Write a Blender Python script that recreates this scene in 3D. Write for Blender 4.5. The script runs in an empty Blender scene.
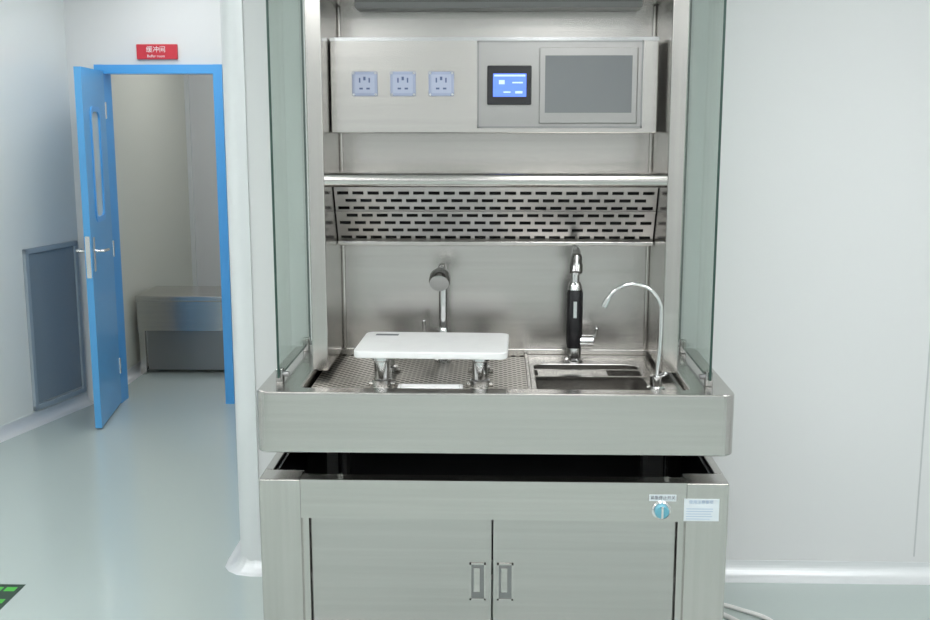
import bpy, bmesh, math, random
from mathutils import Vector, Matrix
random.seed(3)
S=bpy.context.scene
S.view_settings.view_transform='Standard'
S.view_settings.look='None'

# ---------------- materials ----------------
def new_mat(name):
    m=bpy.data.materials.new(name); m.use_nodes=True
    nt=m.node_tree; b=nt.nodes['Principled BSDF']
    return m,nt,b
def mat(name,col,rough=.5,metal=0.,var=.03,scale=6.,bump=0.,emit=None,es=0.,coat=0.,stretch=None,rvar=0,aniso=0):
    m,nt,b=new_mat(name)
    tc=nt.nodes.new('ShaderNodeTexCoord'); mp=nt.nodes.new('ShaderNodeMapping')
    nt.links.new(tc.outputs['Object'],mp.inputs['Vector'])
    if stretch: mp.inputs['Scale'].default_value=stretch
    nz=nt.nodes.new('ShaderNodeTexNoise'); nz.inputs['Scale'].default_value=scale; nz.inputs['Detail'].default_value=3
    nt.links.new(mp.outputs['Vector'],nz.inputs['Vector'])
    cr=nt.nodes.new('ShaderNodeValToRGB')
    cr.color_ramp.elements[0].position=.2; cr.color_ramp.elements[1].position=.8
    cr.color_ramp.elements[0].color=(*[max(0,c*(1-var)) for c in col],1)
    cr.color_ramp.elements[1].color=(*[min(1,c*(1+var)) for c in col],1)
    nt.links.new(nz.outputs['Fac'],cr.inputs['Fac']); nt.links.new(cr.outputs['Color'],b.inputs['Base Color'])
    b.inputs['Metallic'].default_value=metal; b.inputs['Roughness'].default_value=rough
    if emit: b.inputs['Emission Color'].default_value=(*emit,1); b.inputs['Emission Strength'].default_value=es
    if coat: b.inputs['Coat Weight'].default_value=coat; b.inputs['Coat Roughness'].default_value=.05
    return m
SC=(.53,.512,.487)
STEEL=mat('brushed_steel',SC,.22,1,.06,30,stretch=(.04,1,2.4))
STEELV=mat('brushed_steel_vertical',SC,.20,1,.06,30,stretch=(2.4,1,.04))
STEELB=mat('steel_back_panel',(.49,.475,.455),.25,1,.06,30,stretch=(.04,1,2.2))
STEELS=mat('steel_slotted_shaded',(.42,.41,.40),.30,1,.01,10)  # darker steel tone: shade under the shelf put into the colour
STEELG=mat('steel_glossy_dark',(.38,.38,.37),.18,1,.01,10)
STEELD=mat('steel_dark',(.26,.26,.26),.35,1,.02,10)
CHROME=mat('chrome',(.72,.72,.72),.13,1,.01)
BLACK=mat('black_plastic',(.015,.015,.017),.25,0,.1)
DARKIN=mat('cavity_shade_black',(.012,.012,.014),.3,0,.1)  # near-black colour painting in the shade inside hollow parts
WALL=mat('wall_panel_white',(.70,.71,.71),.4,0,.002,1.2)
WALLL=mat('wall_panel_left',(.73,.76,.745),.18,0,.002,1.2)
WALLI=mat('wall_panel_beige',(.71,.72,.64),.4,0,.002,1.2)
CEIL=mat('ceiling_white',(.8,.8,.8),.6,var=.002)
ALU=mat('aluminium_trim',(.76,.78,.79),.35,.3,.005)
SEAM=mat('seam_sealant',(.52,.54,.54),.5)
FLOOR=mat('epoxy_floor',(.46,.53,.51),.17,0,.008,1.5,coat=.2)
BLUE=mat('door_blue',(.095,.38,.74),.33,0,.01,coat=.1)
BLUEF=mat('door_frame_blue',(.08,.37,.79),.33,0,.01)
WHITEP=mat('white_hdpe',(.77,.775,.77),.4,0,.03,25)
RED=mat('sign_red',(.58,.03,.05),.35,0,.04)
WHITE=mat('print_white',(.80,.80,.80),.5)
GRILL=mat('grille_grey',(.24,.29,.33),.3,.0,.03,90)
GRILLF=mat('grille_frame',(.33,.39,.44),.35,.0,.02)
SOCK=mat('socket_face',(.33,.37,.50),.3,0,.02)
SOCKF=mat('socket_inner',(.40,.44,.56),.3,0,.02)
SOCKB=mat('socket_blue',(.08,.11,.22),.3,0,.03)
SCRG=mat('screen_grey',(.17,.18,.185),.12,0,.01)
BEZ=mat('bezel_steel',(.36,.355,.345),.30,1,.02,10)
SCRB=mat('screen_blue',(.1,.2,.7),.3,emit=(.08,.16,.75),es=.9)
SCRL=mat('screen_light',(.4,.5,.9),.3,emit=(.40,.55,1),es=.9)
TEAL=mat('knob_teal',(.14,.40,.50),.25,.2)
LBL=mat('label_pale',(.62,.67,.70),.5)
INK=mat('ink_grey',(.12,.13,.15),.5)
INKB=mat('ink_blue',(.34,.44,.57),.5)
GREEN=mat('sticker_green',(.08,.50,.06),.4)
STKB=mat('sticker_black',(.02,.05,.03),.4)
CABLE=mat('cable_white',(.75,.75,.73),.45)
DGLASS=mat('door_window_glass',(.50,.60,.63),.1,0,.03,coat=.4)
EDGE=mat('glass_edge_green',(.025,.055,.045),.25,0,.03)
EMIT=mat('led_diffuser',(1,1,1),.5,emit=(.99,.995,1),es=8.3,var=0)
EMIT2=mat('led_diffuser_left_fill',(1,1,1),.5,emit=(.99,.995,1),es=5.8,var=0)

def glass_mat():
    m=bpy.data.materials.new('clear_glass'); m.use_nodes=True; nt=m.node_tree; nt.nodes.clear()
    o=nt.nodes.new('ShaderNodeOutputMaterial'); mx=nt.nodes.new('ShaderNodeMixShader')
    t=nt.nodes.new('ShaderNodeBsdfTransparent'); t.inputs[0].default_value=(.875,.915,.89,1)
    g=nt.nodes.new('ShaderNodeBsdfGlossy'); g.inputs['Roughness'].default_value=.02; g.inputs[0].default_value=(.9,.95,.93,1)
    lw=nt.nodes.new('ShaderNodeLayerWeight'); lw.inputs['Blend'].default_value=.5
    p=nt.nodes.new('ShaderNodeMath'); p.operation='POWER'; p.inputs[1].default_value=5
    q=nt.nodes.new('ShaderNodeMath'); q.operation='MULTIPLY_ADD'; q.inputs[1].default_value=.5; q.inputs[2].default_value=.03
    nt.links.new(lw.outputs['Facing'],p.inputs[0]); nt.links.new(p.outputs[0],q.inputs[0]); nt.links.new(q.outputs[0],mx.inputs[0])
    nt.links.new(t.outputs[0],mx.inputs[1]); nt.links.new(g.outputs[0],mx.inputs[2])
    nt.links.new(mx.outputs[0],o.inputs[0]); return m
GLASS=glass_mat()

def perf_mat():
    m,nt,b=new_mat('perforated_steel')
    tc=nt.nodes.new('ShaderNodeTexCoord'); mp=nt.nodes.new('ShaderNodeMapping')
    mp.inputs['Rotation'].default_value=(0,0,math.radians(45))
    nt.links.new(tc.outputs['Object'],mp.inputs['Vector'])
    v=nt.nodes.new('ShaderNodeTexVoronoi'); v.voronoi_dimensions='2D'; v.inputs['Scale'].default_value=44; v.inputs['Randomness'].default_value=0
    nt.links.new(mp.outputs['Vector'],v.inputs['Vector'])
    r=nt.nodes.new('ShaderNodeValToRGB')
    r.color_ramp.elements[0].position=.31; r.color_ramp.elements[0].color=(.09,.08,.065,1)
    r.color_ramp.elements[1].position=.37; r.color_ramp.elements[1].color=(.55,.52,.48,1)
    nt.links.new(v.outputs['Distance'],r.inputs['Fac']); nt.links.new(r.outputs['Color'],b.inputs['Base Color'])
    b.inputs['Metallic'].default_value=.9; b.inputs['Roughness'].default_value=.35
    return m
PERF=perf_mat()

# ---------------- helpers ----------------
def add(o,parent=None):
    S.collection.objects.link(o)
    if parent: o.parent=parent
    return o
def empty(name,loc=(0,0,0)):
    e=bpy.data.objects.new(name,None); e.empty_display_size=.05; S.collection.objects.link(e); return e
def mesh_obj(name,bm,m,parent=None,smooth=False,bevel=0,seg=2):
    bmesh.ops.recalc_face_normals(bm,faces=bm.faces[:])
    me=bpy.data.meshes.new(name); bm.to_mesh(me); bm.free()
    ms=m if isinstance(m,(list,tuple)) else [m]
    for k in ms: me.materials.append(k)
    if smooth:
        for p in me.polygons: p.use_smooth=True
    o=bpy.data.objects.new(name,me); add(o,parent)
    if bevel:
        md=o.modifiers.new('bev','BEVEL'); md.width=bevel; md.segments=seg; md.limit_method='ANGLE'; md.angle_limit=math.radians(40)
    return o
def bm_box(bm,x0,x1,y0,y1,z0,z1,mi=0):
    vs=[bm.verts.new((x,y,z)) for z in (z0,z1) for y in (y0,y1) for x in (x0,x1)]
    fs=[]
    for f in ((0,1,3,2),(4,5,7,6),(0,1,5,4),(2,3,7,6),(0,2,6,4),(1,3,7,5)):
        q=bm.faces.new([vs[i] for i in f]); q.material_index=mi; fs.append(q)
    return vs,fs
def box(name,x0,x1,y0,y1,z0,z1,m,parent=None,bevel=0,seg=2):
    bm=bmesh.new(); bm_box(bm,x0,x1,y0,y1,z0,z1); return mesh_obj(name,bm,m,parent,bevel=bevel,seg=seg)
def boxes(name,lst,m,parent=None,bevel=0):
    bm=bmesh.new()
    for b in lst: bm_box(bm,*b[:6],mi=(b[6] if len(b)>6 else 0))
    return mesh_obj(name,bm,m,parent,bevel=bevel)
def prism(name,pts,z0,z1,m,parent=None,bevel=0,smooth=False):
    bm=bmesh.new()
    a=[bm.verts.new((p[0],p[1],z0)) for p in pts]; b=[bm.verts.new((p[0],p[1],z1)) for p in pts]
    n=len(pts)
    bm.faces.new(a); bm.faces.new(b)
    for i in range(n): bm.faces.new((a[i],a[(i+1)%n],b[(i+1)%n],b[i]))
    return mesh_obj(name,bm,m,parent,bevel=bevel)
def rrect(x0,x1,y0,y1,r,n=6):
    P=[]
    for cx,cy,a0 in ((x1-r,y1-r,0),(x0+r,y1-r,90),(x0+r,y0+r,180),(x1-r,y0+r,270)):
        for i in range(n+1):
            a=math.radians(a0+90*i/n); P.append((cx+r*math.cos(a),cy+r*math.sin(a)))
    return P
def pan(name,o,ro,i,ri,zt,zb,zi,m,parent=None,bevel=0):
    bm=bmesh.new(); A=rrect(*o,ro); B=rrect(*i,ri); n=len(A)
    ob=[bm.verts.new((*p,zb)) for p in A]; ot=[bm.verts.new((*p,zt)) for p in A]
    it=[bm.verts.new((*p,zt)) for p in B]; ib=[bm.verts.new((*p,zi)) for p in B]
    for k in range(n):
        j=(k+1)%n
        bm.faces.new((ob[k],ob[j],ot[j],ot[k])); bm.faces.new((ot[k],ot[j],it[j],it[k])); bm.faces.new((it[k],it[j],ib[j],ib[k]))
    bm.faces.new(ob); bm.faces.new(ib)
    return mesh_obj(name,bm,m,parent,bevel=bevel,seg=3)
def lathe(name,base,axis,prof,m,parent=None,n=28):
    ax=Vector(axis).normalized(); q=Vector((0,0,1)).rotation_difference(ax).to_matrix()
    bm=bmesh.new(); rings=[]
    for r,h in prof:
        rings.append([bm.verts.new(Vector(base)+q@Vector((r*math.cos(2*math.pi*k/n),r*math.sin(2*math.pi*k/n),h))) for k in range(n)])
    for a,b in zip(rings,rings[1:]):
        for k in range(n): bm.faces.new((a[k],a[(k+1)%n],b[(k+1)%n],b[k]))
    bm.faces.new(rings[0]); bm.faces.new(rings[-1])
    o=mesh_obj(name,bm,m,parent)
    for p in o.data.polygons: p.use_smooth=len(p.vertices)==4
    md=o.modifiers.new('es','EDGE_SPLIT'); md.split_angle=math.radians(35)
    return o
def cyl(name,p0,p1,r,m,parent=None,n=24):
    L=(Vector(p1)-Vector(p0)).length
    return lathe(name,p0,Vector(p1)-Vector(p0),[(r*.94,0),(r,r*.06),(r,L-r*.06),(r*.94,L)],m,parent,n)
def tube(name,pts,r,m,parent=None,n=14,radii=None,sub=8):
    P=[Vector(p) for p in pts]; Q=[];R=[]
    for i in range(len(P)-1):
        p0=P[max(i-1,0)];p1=P[i];p2=P[i+1];p3=P[min(i+2,len(P)-1)]
        for k in range(sub):
            t=k/sub
            Q.append(.5*((2*p1)+(-p0+p2)*t+(2*p0-5*p1+4*p2-p3)*t*t+(-p0+3*p1-3*p2+p3)*t**3))
            if radii: R.append(radii[i]*(1-t)+radii[i+1]*t)
    Q.append(P[-1]); R.append(radii[-1] if radii else 0)
    bm=bmesh.new(); rings=[]; up=None
    for i,p in enumerate(Q):
        t=(Q[min(i+1,len(Q)-1)]-Q[max(i-1,0)]).normalized()
        if up is None: up=t.orthogonal().normalized()
        up=(up-t*up.dot(t)).normalized(); sd=t.cross(up); rr=R[i] if radii else r
        rings.append([bm.verts.new(p+rr*(math.cos(2*math.pi*k/n)*up+math.sin(2*math.pi*k/n)*sd)) for k in range(n)])
    for a,b in zip(rings,rings[1:]):
        for k in range(n): bm.faces.new((a[k],a[(k+1)%n],b[(k+1)%n],b[k]))
    bm.faces.new(rings[0]); bm.faces.new(rings[-1])
    return mesh_obj(name,bm,m,parent,smooth=True)
def cove(name,path,r,m,side=1):
    prof=[(0,r+.012),(.004,r+.012)]+[(.004+r*(1-math.cos(math.radians(a))),.002+r*(1-math.sin(math.radians(a)))) for a in range(0,91,10)]+[(r+.012,0),(0,0)]
    bm=bmesh.new(); rings=[]; P=[Vector(p) for p in path]
    for i,p in enumerate(P):
        d0=(P[i]-P[i-1]).normalized() if i>0 else (P[1]-P[0]).normalized()
        d1=(P[i+1]-P[i]).normalized() if i<len(P)-1 else d0
        n0=Vector((-d0.y,d0.x))*side; n1=Vector((-d1.y,d1.x))*side
        nn=(n0+n1).normalized(); nn=nn/max(.3,nn.dot(n0))
        rings.append([bm.verts.new((p.x+nn.x*o,p.y+nn.y*o,h)) for o,h in prof])
    k=len(prof)
    for a,b in zip(rings,rings[1:]):
        for j in range(k): bm.faces.new((a[j],a[(j+1)%k],b[(j+1)%k],b[j]))
    bm.faces.new(rings[0]); bm.faces.new(rings[-1])
    return mesh_obj(name,bm,m)
def text(name,body,loc,size,m,parent=None,rot=(math.pi/2,0,0)):
    c=bpy.data.curves.new(name,'FONT'); c.body=body; c.size=size; c.align_x='CENTER'; c.align_y='CENTER'; c.extrude=.0004
    t=bpy.data.objects.new(name+'_c',c); S.collection.objects.link(t)
    bpy.context.view_layer.update()
    me=bpy.data.meshes.new_from_object(t.evaluated_get(bpy.context.evaluated_depsgraph_get()))
    bpy.data.objects.remove(t)
    o=bpy.data.objects.new(name,me); me.materials.clear(); me.materials.append(m); o.location=loc; o.rotation_euler=rot
    return add(o,parent)

# ---------------- room ----------------
ZC=2.75
box('floor',-5.2,3.0,-3.0,9.3,-.1,0,FLOOR)
box('ceiling',-5.2,3.0,-3.0,9.3,ZC,ZC+.1,CEIL)
YW=4.12
r=.07
arc=[(-1.04+r-r*math.sin(math.radians(a)),YW+r-r*math.cos(math.radians(a))) for a in range(90,-1,-10)]
poly=[(-1.04,6.72)]+arc+[(2.7,YW),(2.7,YW+.1),(-.94,YW+.1),(-.94,6.72)]
w=prism('wall_back',poly,0,ZC,WALL)
for p in w.data.polygons: p.use_smooth=abs(p.normal.z)<.5
w.modifiers.new('es','EDGE_SPLIT').split_angle=math.radians(25)
rc=.078
ca=[(-1.044+rc-rc*math.sin(math.radians(a)),YW-.006+rc-rc*math.cos(math.radians(a))) for a in range(90,-1,-10)]
cp=[(-1.044,YW+.10)]+ca+[(-.945,YW-.006),(-.945,YW+.001)]+[(-1.0,YW+.03)]+[(-1.038,YW+.10)]
w=prism('trim_1',cp,0,ZC,ALU)
for p in w.data.polygons: p.use_smooth=abs(p.normal.z)<.5
w.modifiers.new('es','EDGE_SPLIT').split_angle=math.radians(25)
box('trim_2',1.657,1.663,YW-.0015,YW,.09,ZC,SEAM)
cove('baseboard_back',[(-1.04,6.70),(-1.04,YW+r+.03)]+arc[2:-2:2]+[(-1.04+r,YW),(2.6,YW)],.055,ALU,side=-1)
box('wall_right',2.6,2.7,-3,YW,0,ZC,WALL)
box('wall_rear',-5.0,2.6,-2.9,-2.8,0,ZC,WALL)
def LW(y): return -2.633+.2534*(y-6.717)
prism('wall_left',[(LW(6.72),6.72),(LW(-2.8),-2.8),(LW(-2.8)-.1,-2.8),(LW(6.82)-.12,6.82)],0,ZC,WALLL)
cove('baseboard_left',[(LW(-2.7),-2.7),(LW(6.71),6.71)],.055,ALU,side=-1)
X0,X1,ZD=-2.46,-1.676,2.125
boxes('wall_doorway',[(-2.75,X0,6.72,6.82,0,ZC),(X1,-.94,6.72,6.82,0,ZC),(X0,X1,6.72,6.82,ZD,ZC)],WALL)
box('wall_inner_left',-2.69,-2.59,6.82,9.2,0,ZC,WALLI)
box('wall_inner_back',-2.59,-.94,9.1,9.2,0,ZC,WALL)
box('wall_inner_right',-1.04,-.94,6.82,9.1,0,ZC,WALL)
box('trim_3',-2.589,-2.555,9.07,9.1,0,ZC,ALU)
cove('baseboard_inner_left',[(-2.59,6.83),(-2.59,9.09)],.05,ALU,side=-1)

# door
door=empty('door_1')
f=.055
boxes('frame',[(X0,X0+f,6.695,6.83,0,ZD),(X1-f,X1,6.695,6.83,0,ZD),(X0+f,X1-f,6.696,6.829,ZD-f,ZD-.001)],BLUEF,door)
LX0,LX1,LY0,LY1=-2.388,-2.350,6.085,6.695
wy0,wy1,wz0,wz1=6.27,6.50,1.22,1.85
n_before=set(bpy.data.objects)
boxes('leaf',[(LX0,LX1,LY0,wy0,.012,2.085),(LX0,LX1,wy1,LY1,.012,2.085),(LX0,LX1,wy0,wy1,.012,wz0),(LX0,LX1,wy0,wy1,wz1,2.085)],BLUE,door)
def ring_x(name,x0,x1,y0,y1,z0,z1,rr,wd,m,parent):
    bm=bmesh.new(); A=rrect(y0,y1,z0,z1,rr); B=rrect(y0+wd,y1-wd,z0+wd,z1-wd,rr*.8); n=len(A)
    V=[[bm.verts.new((x,*p)) for p in L] for x in (x0,x1) for L in (A,B)]
    a0,b0,a1,b1=V
    for k in range(n):
        j=(k+1)%n
        bm.faces.new((a0[k],a0[j],b0[j],b0[k])); bm.faces.new((a1[k],a1[j],b1[j],b1[k]))
        bm.faces.new((a0[k],a0[j],a1[j],a1[k])); bm.faces.new((b0[k],b0[j],b1[j],b1[k]))
    return mesh_obj(name,bm,m,parent)
ring_x('window_frame',LX0-.006,LX1+.006,wy0-.02,wy1+.02,wz0-.02,wz1+.02,.06,.03,BLUEF,door)
box('window_glass',LX0+.008,LX1-.004,wy0,wy1,wz0,wz1,DGLASS,door)
box('handle_plate',LX1,LX1+.006,6.125,6.165,.93,1.13,CHROME,door,bevel=.003)
tube('handle_lever',[(LX1+.005,6.145,1.05),(LX1+.05,6.145,1.05),(LX1+.058,6.16,1.05),(LX1+.058,6.26,1.045)],.009,CHROME,door)
box('lock_edge',LX0+.006,LX1-.006,LY0-.003,LY0,.90,1.14,CHROME,door)
box('handle_plate_outer',LX0-.006,LX0,6.125,6.165,.93,1.13,CHROME,door,bevel=.003)
tube('handle_lever_outer',[(LX0-.005,6.145,1.05),(LX0-.05,6.145,1.05),(LX0-.055,6.16,1.05),(LX0-.055,6.25,1.045)],.009,CHROME,door)
for z in (.25,1.0,1.85): cyl('hinge',(LX1+.002,6.690,z-.05),(LX1+.002,6.690,z+.05),.008,CHROME,door)
R=Matrix.Translation((-2.402,6.69,0))@Matrix.Rotation(math.radians(8.6),4,'Z')@Matrix.Translation((-LX1,-6.695,0))
for o in set(bpy.data.objects)-n_before:
    o.data.transform(R)

sg=empty('door_sign')
box('plate',-2.195,-1.945,6.700,6.72,2.155,2.245,RED,sg,bevel=.004)
text('title','缓冲间',(-2.075,6.699,2.212),.040,WHITE,sg)
text('subtitle','Buffer room',(-2.075,6.699,2.174),.022,WHITE,sg)

gr=empty('return_air_grille')
dv=Vector((LW(6.68)-LW(6.17),.51,0)).normalized(); nv=Vector((dv.y,-dv.x,0))
base=Vector((LW(6.20),6.20,0))
def gbox(name,s0,s1,d0,d1,z0,z1,m):
    bm=bmesh.new(); vs,_=bm_box(bm,s0,s1,d0,d1,z0,z1)
    for v in vs:
        c=v.co.copy(); v.co=base+dv*c.x+nv*c.y+Vector((0,0,c.z))
    return mesh_obj(name,bm,m,gr,bevel=.003)
gbox('core',.02,.49,.0,.010,.12,1.02,GRILL)
gbox('frame_top',0,.50,0,.022,1.02,1.05,GRILLF); gbox('frame_bottom',0,.50,0,.022,.08,.11,GRILLF)
gbox('frame_near',0,.03,0,.022,.08,1.05,GRILLF); gbox('frame_far',.47,.50,0,.022,.08,1.05,GRILLF)

bn=empty('steel_bench')
bx0,bx1,by0,by1,bz=-2.550,-1.75,7.47,7.95,.57
box('top',bx0,bx1,by0,by1,bz-.04,bz,STEEL,bn,bevel=.008)
box('apron',bx0+.01,bx1-.01,by0+.01,by0+.03,bz-.25,bz-.04,STEEL,bn)
box('apron_rear',bx0+.01,bx1-.01,by1-.03,by1-.01,bz-.24,bz-.04,STEEL,bn)
for i,(x,y) in enumerate(((bx0+.035,by0+.035),(bx1-.03,by0+.035),(bx0+.035,by1-.03),(bx1-.03,by1-.03))):
    box('leg_%d'%i,x-.02,x+.02,y-.02,y+.02,0,bz-.04,STEELV,bn)
box('side_panel_1',bx0+.012,bx0+.02,by0+.06,by1-.04,.05,bz-.04,STEELD,bn)
box('front_lower_panel',bx0+.06,bx1-.05,by0+.05,by0+.06,.03,bz-.20,STEELD,bn)
box('lower_shelf',bx0+.01,bx1-.01,by0+.06,by1-.02,.03,.05,STEEL,bn)

st=empty('floor_sticker')
box('backing',-2.25,-1.84,3.60,3.95,0,.0015,STKB,st)
cells=[]
for i in range(7):
    for j in range(6):
        a=-2.225+i*.054; b=3.622+j*.053
        if (i*3+j*2)%5==1: continue
        cells.append((a,a+.042,b,b+.036,.0015,.002))
boxes('green_cells',cells,GREEN,st)

for x in (-2.9,-1.2,.4,1.9):
    for y in (-1.6,.5,2.4):
        o=empty('ceiling_light_panel')
        box('housing',x-.32,x+.32,y-.62,y+.62,ZC-.03,ZC,ALU,o)
        box('diffuser',x-.29,x+.29,y-.59,y+.59,ZC-.034,ZC-.03,EMIT,o)
for x,y in ((-1.9,4.6),(-1.9,5.9),(-1.8,7.9)):  # unseen left-side panels; extra light added here to brighten the left wall
    o=empty('ceiling_light_panel')
    box('housing',x-.32,x+.32,y-.52,y+.52,ZC-.03,ZC,ALU,o)
    box('diffuser',x-.29,x+.29,y-.49,y+.49,ZC-.034,ZC-.03,EMIT2,o)

# ---------------- workstation ----------------
ws=empty('pathology_grossing_workstation')
CX0,CX1,CY0,CY1,CZ=-.768,.748,3.345,4.06,.65
lw=.135
boxes('cabinet_frame',[(CX0,CX0+lw,CY0,CY0+.10,.03,CZ),(CX1-lw,CX1,CY0,CY0+.10,.03,CZ)],STEELV,ws,bevel=.004)
box('cabinet_rail',CX0+lw,CX1-lw,CY0,CY0+.06,.52,CZ,STEEL,ws)
box('cabinet_rail_bottom',CX0+lw,CX1-lw,CY0+.01,CY0+.06,.06,.13,STEEL,ws)
boxes('cabinet_sides',[(CX0,CX0+.03,CY0+.10,CY1,.03,CZ),(CX1-.03,CX1,CY0+.10,CY1,.03,CZ),(CX0+.03,CX1-.03,CY1-.03,CY1,.03,CZ)],STEEL,ws,bevel=.003)
boxes('cabinet_shade_lining',[(CX0+.031,CX0+.04,CY0+.101,CY1-.031,.1,CZ-.012),(CX1-.04,CX1-.031,CY0+.101,CY1-.031,.1,CZ-.012),
     (CX0+.04,CX1-.04,CY1-.045,CY1-.031,.1,CZ-.012),(CX0+lw+.001,CX1-lw-.001,CY0+.061,CY0+.07,.52,CZ-.012),(CX0+.04,CX1-.04,CY0+.101,CY1-.045,.42,.43)],DARKIN,ws)  # added black sheets painting the shade inside the open cabinet
mid=-.010
jw=.022
boxes('door_jambs',[(CX0+lw,CX0+lw+jw,CY0+.018,CY0+.06,.13,.52),(CX1-lw-jw,CX1-lw,CY0+.018,CY0+.06,.13,.52)],STEELV,ws)
for nm,a,b in (('door_left',CX0+lw+jw+.002,mid-.002),('door_right',mid+.002,CX1-lw-jw-.002)):
    box(nm,a,b,CY0+.040,CY0+.058,.135,.518,STEELB,ws,bevel=.003)
for nm,xc in (('handle_left',mid-.048),('handle_right',mid+.043)):
    y=CY0+.040; w2,h0,h1=.027,.225,.355
    boxes(nm,[(xc-w2,xc-w2+.006,y-.004,y,h0,h1),(xc+w2-.006,xc+w2,y-.004,y,h0,h1),(xc-w2,xc+w2,y-.004,y,h1-.006,h1),(xc-w2,xc+w2,y-.004,y,h0,h0+.006),
              (xc-w2+.006,xc+w2-.006,y-.0015,y,h0+.006,h1-.006,1),(xc-w2+.014,xc+w2-.020,y-.006,y-.0015,h0+.03,h1-.016)],[STEEL,STEELD],ws)
for i,(x,y) in enumerate(((CX0+.06,CY0+.05),(CX1-.06,CY0+.05),(CX0+.06,CY1-.05),(CX1-.06,CY1-.05))):
    lathe('foot_%d'%i,(x,y,0),(0,0,1),[(.025,0),(.025,.01),(.012,.014),(.012,.03)],STEELD,ws)
for i,x in enumerate((-.56,.55)):
    boxes('lift_column_%d'%i,[(x-.035,x+.035,3.66,3.74,.43,.745),(x-.02,x+.02,3.655,3.66,.6,.745)],STEELD,ws)
    cyl('lift_bolt_%d'%i,(x+.03,3.55,.43),(x+.03,3.55,.745),.008,CHROME,ws)
BZ=.94
pan('basin_body',(-.772,.760,3.35,4.07),.04,(-.632,.622,3.412,4.03),.03,BZ,.738,.76,STEEL,ws,bevel=.006)
box('perforated_tray',-.620,.105,3.425,4.02,.90,.912,PERF,ws)
box('tray_lip',.105,.118,3.42,4.02,.895,.925,STEEL,ws,bevel=.003)
SX0,SX1,SY0,SY1=.135,.505,3.45,3.85
boxes('deck',[(.118,.618,3.415,SY0-.015,.905,.92),(.118,.618,SY1+.015,4.02,.905,.92),(SX1+.015,.618,SY0-.015,SY1+.015,.905,.92)],STEEL,ws,bevel=.002)
pan('sink_bowl',(SX0-.017,SX1+.017,SY0-.017,SY1+.017),.03,(SX0,SX1,SY0,SY1),.04,.924,.765,.78,STEELB,ws,bevel=.003)
lathe('sink_drain',((SX0+SX1)/2,3.68,.78),(0,0,1),[(.045,0),(.045,.003),(.03,.004)],CHROME,ws)
boxes('sink_rack',[(SX0-.005,SX1+.005,3.60,3.612,.925,.937),(SX0-.005,SX1+.005,3.70,3.712,.925,.937),(SX0+.01,SX1-.12,3.60,3.71,.925,.928)],STEEL,ws)
UC=-.007
UX0,UX1=.574,.629; UY0=3.65; ZT=2.20
UL,UR=UC-UX0,UC+UX0
box('housing_side_left',UC-UX1,UL,UY0,4.06,BZ,ZT,STEELV,ws,bevel=.004)
box('housing_side_right',UR,UC+UX1,UY0,4.06,BZ,ZT,STEELV,ws,bevel=.004)
box('back_panel',UL,UR,4.04,4.06,.90,ZT,STEELB,ws)
box('back_corner_left',UL,UL+.012,4.02,4.04,BZ,ZT,STEELV,ws,bevel=.004)
box('back_corner_right',UR-.012,UR,4.02,4.04,BZ,ZT,STEELV,ws,bevel=.004)
box('hood_top',UC-UX1,UC+UX1,3.60,4.07,ZT,2.42,STEEL,ws,bevel=.006)
box('hood_lamp_housing',-.50,.50,3.90,4.03,ZT-.02,ZT,STEELD,ws)
box('shelf',UL+.001,UR-.001,UY0+.02,4.04,1.584,1.612,STEEL,ws)
bm=bmesh.new(); n=12; P=[]
for kx in (UL,UR):
    ring=[]
    for i in range(n+1):
        a=math.radians(90+180*i/n); ring.append(bm.verts.new((kx,UY0+.02+.022*math.cos(a),1.596+.024*math.sin(a))))
    P.append(ring)
for i in range(n): bm.faces.new((P[0][i],P[0][i+1],P[1][i+1],P[1][i]))
bm.faces.new((P[0][0],P[0][-1],P[1][-1],P[1][0])); bm.faces.new(P[0]); bm.faces.new(P[1])
o=mesh_obj('shelf_nose',bm,STEEL,ws,smooth=True); o.modifiers.new('es','EDGE_SPLIT').split_angle=math.radians(60)
def slot_panel(name,x0,x1,y,z0,z1,rows,pitch,sl,sh,m,parent):
    L=[]; n=rows; dz=(z1-z0)/n
    zc=[z0+dz*(i+.5) for i in range(n)]
    zp=z0
    for i,z in enumerate(zc):
        L.append((x0,x1,y,y+.003,zp,z-sh/2)); zp=z+sh/2
        off=(i%2)*pitch/2; x=x0; xs=x0+.01+off
        while xs+sl<x1-.005:
            L.append((x,xs,y,y+.003,z-sh/2,z+sh/2)); x=xs+sl; xs+=pitch
        L.append((x,x1,y,y+.003,z-sh/2,z+sh/2))
    L.append((x0,x1,y,y+.003,zp,z1))
    L.append((x0,x1,y-.006,y,z0+4*dz-.004,z0+4*dz+.004))
    return boxes(name,L,m,parent)
sp=slot_panel('exhaust_slot_panel',UL+.004,UR-.004,0,0,.245,8,.054,.040,.013,STEELS,ws)
sp.location=(0,3.93,1.362); sp.rotation_euler=(math.radians(26),0,0)
box('exhaust_panel_lip',UL+.002,UR-.002,3.915,4.04,1.346,1.362,STEEL,ws,bevel=.003)
box('exhaust_plenum',UL+.004,UR-.004,3.985,4.035,1.368,1.577,DARKIN,ws)  # solid black block, its colour standing for the shade behind the slots
CBY=3.81
BX1=.549
box('control_box',UL+.004,BX1,CBY,4.04,1.750,2.07,STEEL,ws,bevel=.004)
box('control_box_trim',UL+.004,BX1,CBY-.003,CBY,2.062,2.074,CHROME,ws)
boxes('instrument_panel',[(-.066,.492,CBY-.006,CBY,1.772,2.058)],BEZ,ws)
boxes('instrument_panel_border',[(-.070,-.064,CBY-.009,CBY,1.768,2.062),(.490,.496,CBY-.009,CBY,1.768,2.062),(-.070,.496,CBY-.009,CBY,1.768,1.774),(-.070,.496,CBY-.009,CBY,2.056,2.062)],STEELD,ws)
cs=empty('control_touchscreen')
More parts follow.
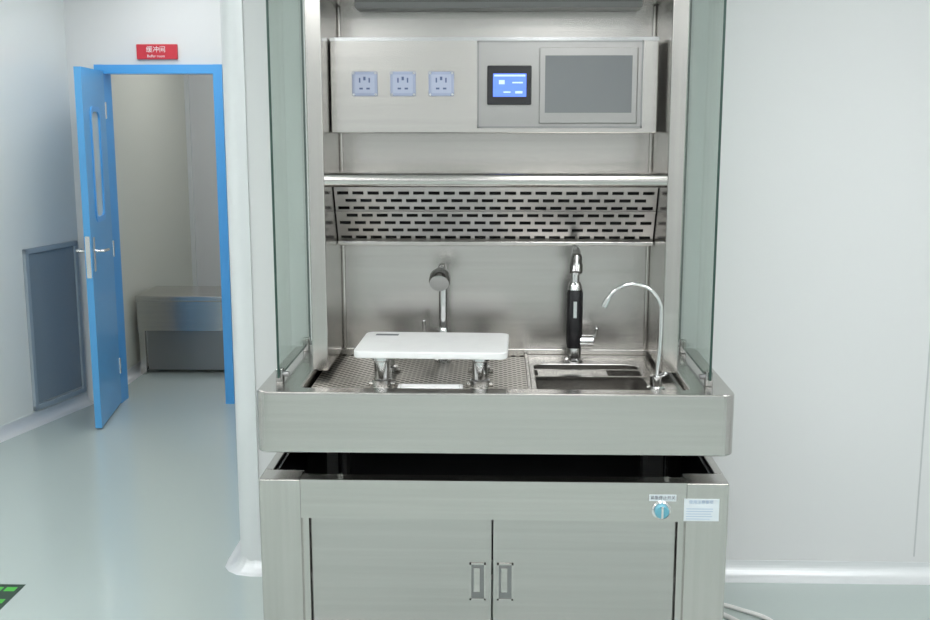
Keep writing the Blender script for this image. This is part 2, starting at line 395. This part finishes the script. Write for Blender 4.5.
y=CBY-.006
box('bezel',-.036,.116,y-.012,y,1.847,1.979,BLACK,cs,bevel=.004)
box('display',-.016,.098,y-.0128,y-.012,1.874,1.952,SCRB,cs)
boxes('graphics',[(-.012,.094,y-.0134,y-.0128,1.942,1.948),(.004,.024,y-.0134,y-.0128,1.916,1.930),(.050,.086,y-.0134,y-.0128,1.919,1.924),(.02,.044,y-.0134,y-.0128,1.887,1.892),(.06,.085,y-.0134,y-.0128,1.885,1.893)],SCRL,cs)
ms=empty('monitor_screen')
box('bezel',.142,.478,y-.010,y,1.783,2.040,BEZ,ms,bevel=.004)
box('display',.162,.458,y-.0115,y-.010,1.820,2.012,SCRG,ms)
for sx in (-.458,-.326,-.194):
    x=sx; z=1.918
    so=empty('power_socket')
    w2=.044
    box('plate',x-w2,x+w2,CBY-.008,CBY,z-w2*.95,z+w2*.95,SOCK,so,bevel=.004)
    box('face',x-w2*.78,x+w2*.78,CBY-.010,CBY-.008,z-w2*.7,z+w2*.7,SOCKF,so,bevel=.002)
    L=[(x-.004,x+.004,CBY-.0112,CBY-.010,z+.012,z+.024),(x-.019,x-.014,CBY-.0112,CBY-.010,z+.004,z+.020),(x+.014,x+.019,CBY-.0112,CBY-.010,z+.004,z+.020),
       (x-.018,x-.006,CBY-.0112,CBY-.010,z-.019,z-.013),(x+.006,x+.018,CBY-.0112,CBY-.010,z-.019,z-.013)]
    boxes('slots',L,SOCKB,so)
    for a in (-1,1):
        for b in (-1,1): cyl('screw',(x+a*.038,CBY-.0095,z+b*.036),(x+a*.038,CBY-.007,z+b*.036),.004,CHROME,so,n=10)
GXC=-.010
for nm,s in (('side_glass_left',-1),('side_glass_right',1)):
    bm=bmesh.new(); a,b=sorted((GXC+s*.700,GXC+s*.708)); vs,fs=bm_box(bm,a,b,3.45,4.055,BZ+.022,2.40)
    for i,fc in enumerate(fs):
        if i in (0,1,2,3): fc.material_index=1
    mesh_obj(nm,bm,[GLASS,EDGE],ws)
    for j,yy in enumerate((3.475,3.98)):
        xx=GXC+s*.704
        boxes('glass_clip_%s_%d'%(nm[-5:],j),[(xx-.012,xx+.012,yy-.015,yy+.015,BZ,BZ+.05)],STEELG,ws,bevel=.003)
        cyl('glass_clip_bolt_%s_%d'%(nm[-5:],j),(xx-s*.012,yy,BZ+.03),(xx-s*.03,yy,BZ+.03),.009,STEELD,ws)
box('label_strip',.494,.580,CY0-.0015,CY0,.590,.611,LBL,ws)
text('label_strip_text','紧急停止开关',(.537,CY0-.002,.6005),.0135,INK,ws)
kn=empty('control_knob')
lathe('ring',(.533,CY0,.560),(0,-1,0),[(.031,0),(.031,.004),(.026,.008)],CHROME,kn)
lathe('cap',(.533,CY0-.008,.560),(0,-1,0),[(.023,0),(.023,.012),(.019,.016)],TEAL,kn)
box('grip',.529,.537,CY0-.03,CY0-.02,.540,.580,CHROME,kn,bevel=.002)
lb=empty('instruction_label')
box('sheet',.606,.718,CY0-.0015,CY0,.524,.598,LBL,lb)
text('title','使用注意事项',(.66,CY0-.002,.587),.013,INKB,lb)
boxes('lines',[(.613,.613+random.uniform(.07,.095),CY0-.0022,CY0-.0015,.530+i*.0085,.5320+i*.0085) for i in range(5)],INKB,lb)

# ---------------- board ----------------
cb=empty('cutting_board')
A=rrect(-.255,.255,-.17,.17,.03)
bo=prism('board',A,0,.024,WHITEP,cb,bevel=.004); bo.location=(-.214,3.645,1.022); bo.rotation_euler=(0,0,math.radians(-1.5))
bs=boxes('board_slot',[(-.215,-.135,.10,.125,.0242,.0248)],INK,cb); bs.location=bo.location; bs.rotation_euler=bo.rotation_euler
for i,(x,yy) in enumerate(((-.385,3.56),(-.055,3.56),(-.385,3.76),(-.055,3.76))):
    lathe('leg_%d'%i,(x,yy,.912),(0,0,1),[(.034,0),(.034,.022),(.026,.026),(.026,.085),(.032,.09),(.032,.11)],CHROME,cb)
    box('foot_clamp_%d'%i,x-.045,x+.045,yy-.012,yy+.012,.912,.924,STEEL,cb,bevel=.003)
sr=empty('specimen_ruler_tray')
pan('tray',(-.325,-.110,3.43,3.52),.01,(-.317,-.118,3.438,3.512),.008,.928,.912,.918,WHITEP,sr)
boxes('ticks',[(-.32+i*.01,-.3185+i*.01,3.431,3.437,.928,.9286) for i in range(20)],INK,sr)

# ---------------- faucets ----------------
f1=empty('faucet')
x,yb=-.196,3.93
lathe('base',(x,yb,.912),(0,0,1),[(.032,0),(.032,.01),(.022,.016),(.022,.12),(.018,.13)],CHROME,f1)
tube('neck',[(x,yb,1.03),(x,yb,1.12),(x,yb,1.21),(x,yb-.01,1.25),(x,yb-.05,1.275),(x,yb-.10,1.27),(x-.003,yb-.14,1.25)],.016,CHROME,f1)
lathe('spray_head',(x-.002,yb-.125,1.262),(-.05,-1,-.55),[(.018,0),(.030,.01),(.037,.025),(.038,.05),(.034,.062),(.020,.066)],STEELG,f1)
cyl('lever_body',(x,yb,.985),(x-.06,yb,.985),.014,CHROME,f1)
tube('lever',[(x-.066,yb,.975),(x-.068,yb,1.01),(x-.072,yb-.005,1.07)],.007,CHROME,f1)
f2=empty('pull_out_faucet')
x,yb=.284,3.90
lathe('base',(x,yb,.92),(0,0,1),[(.034,0),(.034,.012),(.026,.018),(.026,.05),(.024,.06)],CHROME,f2)
lathe('black_body',(x,yb,.975),(0,0,1),[(.025,0),(.030,.02),(.030,.20),(.026,.22)],BLACK,f2)
box('body_badge',x-.006,x+.006,yb-.0315,yb-.029,1.09,1.15,CHROME,f2)
lathe('collar',(x,yb,1.190),(0,0,1),[(.027,0),(.025,.012),(.021,.024),(.017,.03)],CHROME,f2)
tube('neck',[(x,yb,1.21),(x,yb,1.25),(x-.001,yb-.004,1.295),(x-.002,yb-.022,1.328),(x-.002,yb-.055,1.337),(x-.002,yb-.085,1.318)],.0155,CHROME,f2)
lathe('spray_head',(x-.002,yb-.082,1.328),(-.05,-.35,-1),[(.016,0),(.020,.01),(.020,.03),(.023,.036),(.023,.065),(.018,.07)],STEELG,f2)
cyl('valve_body',(x+.02,yb,1.00),(x+.070,yb,1.00),.022,CHROME,f2)
tube('lever',[(x+.070,yb,1.0),(x+.076,yb-.01,1.02),(x+.080,yb-.03,1.055)],.007,CHROME,f2)
f3=empty('gooseneck_faucet')
x,yb=.533,3.50
lathe('base',(x-.006,yb,.92),(0,0,1),[(.030,0),(.030,.008),(.020,.012),(.020,.045),(.012,.05)],CHROME,f3)
RR=.093
pts=[(x-.006,yb,.95),(x,yb,1.02),(x+.004,yb,1.10),(x+.004,yb,1.178)]
for a in range(15,166,20): pts.append((x+.004-RR+RR*math.cos(math.radians(a)),yb,1.178+RR*math.sin(math.radians(a))))
tube('neck',pts,.0065,CHROME,f3,sub=5)
e=Vector(pts[-1])
cyl('nozzle',e+Vector((.003,0,.006)),e+Vector((-.010,0,-.022)),.010,CHROME,f3)
tube('lever',[(x-.006,yb,.965),(x+.005,yb-.02,.972),(x+.02,yb-.045,.985)],.006,CHROME,f3)

cbz=empty('power_cable')
tube('cable_1',[(.77,3.95,.02),(.80,3.80,.012),(.86,3.72,.010),(.93,3.60,.010),(.90,3.45,.010),(.80,3.40,.010)],.009,CABLE,cbz)
tube('cable_2',[(.77,3.98,.03),(.82,3.86,.012),(.90,3.80,.010),(1.0,3.70,.010),(1.02,3.5,.010),(.9,3.3,.010)],.008,CABLE,cbz)

w=bpy.data.worlds.new('world'); S.world=w; w.use_nodes=True
w.node_tree.nodes['Background'].inputs[0].default_value=(.8,.85,.9,1); w.node_tree.nodes['Background'].inputs[1].default_value=.4
cam=bpy.data.cameras.new('camera'); co=bpy.data.objects.new('camera',cam); S.collection.objects.link(co); S.camera=co
cam.lens=42.0; cam.sensor_width=36; co.location=(0,0,1.8); co.rotation_euler=(math.radians(80),0,math.radians(1.69)); cam.clip_start=.05
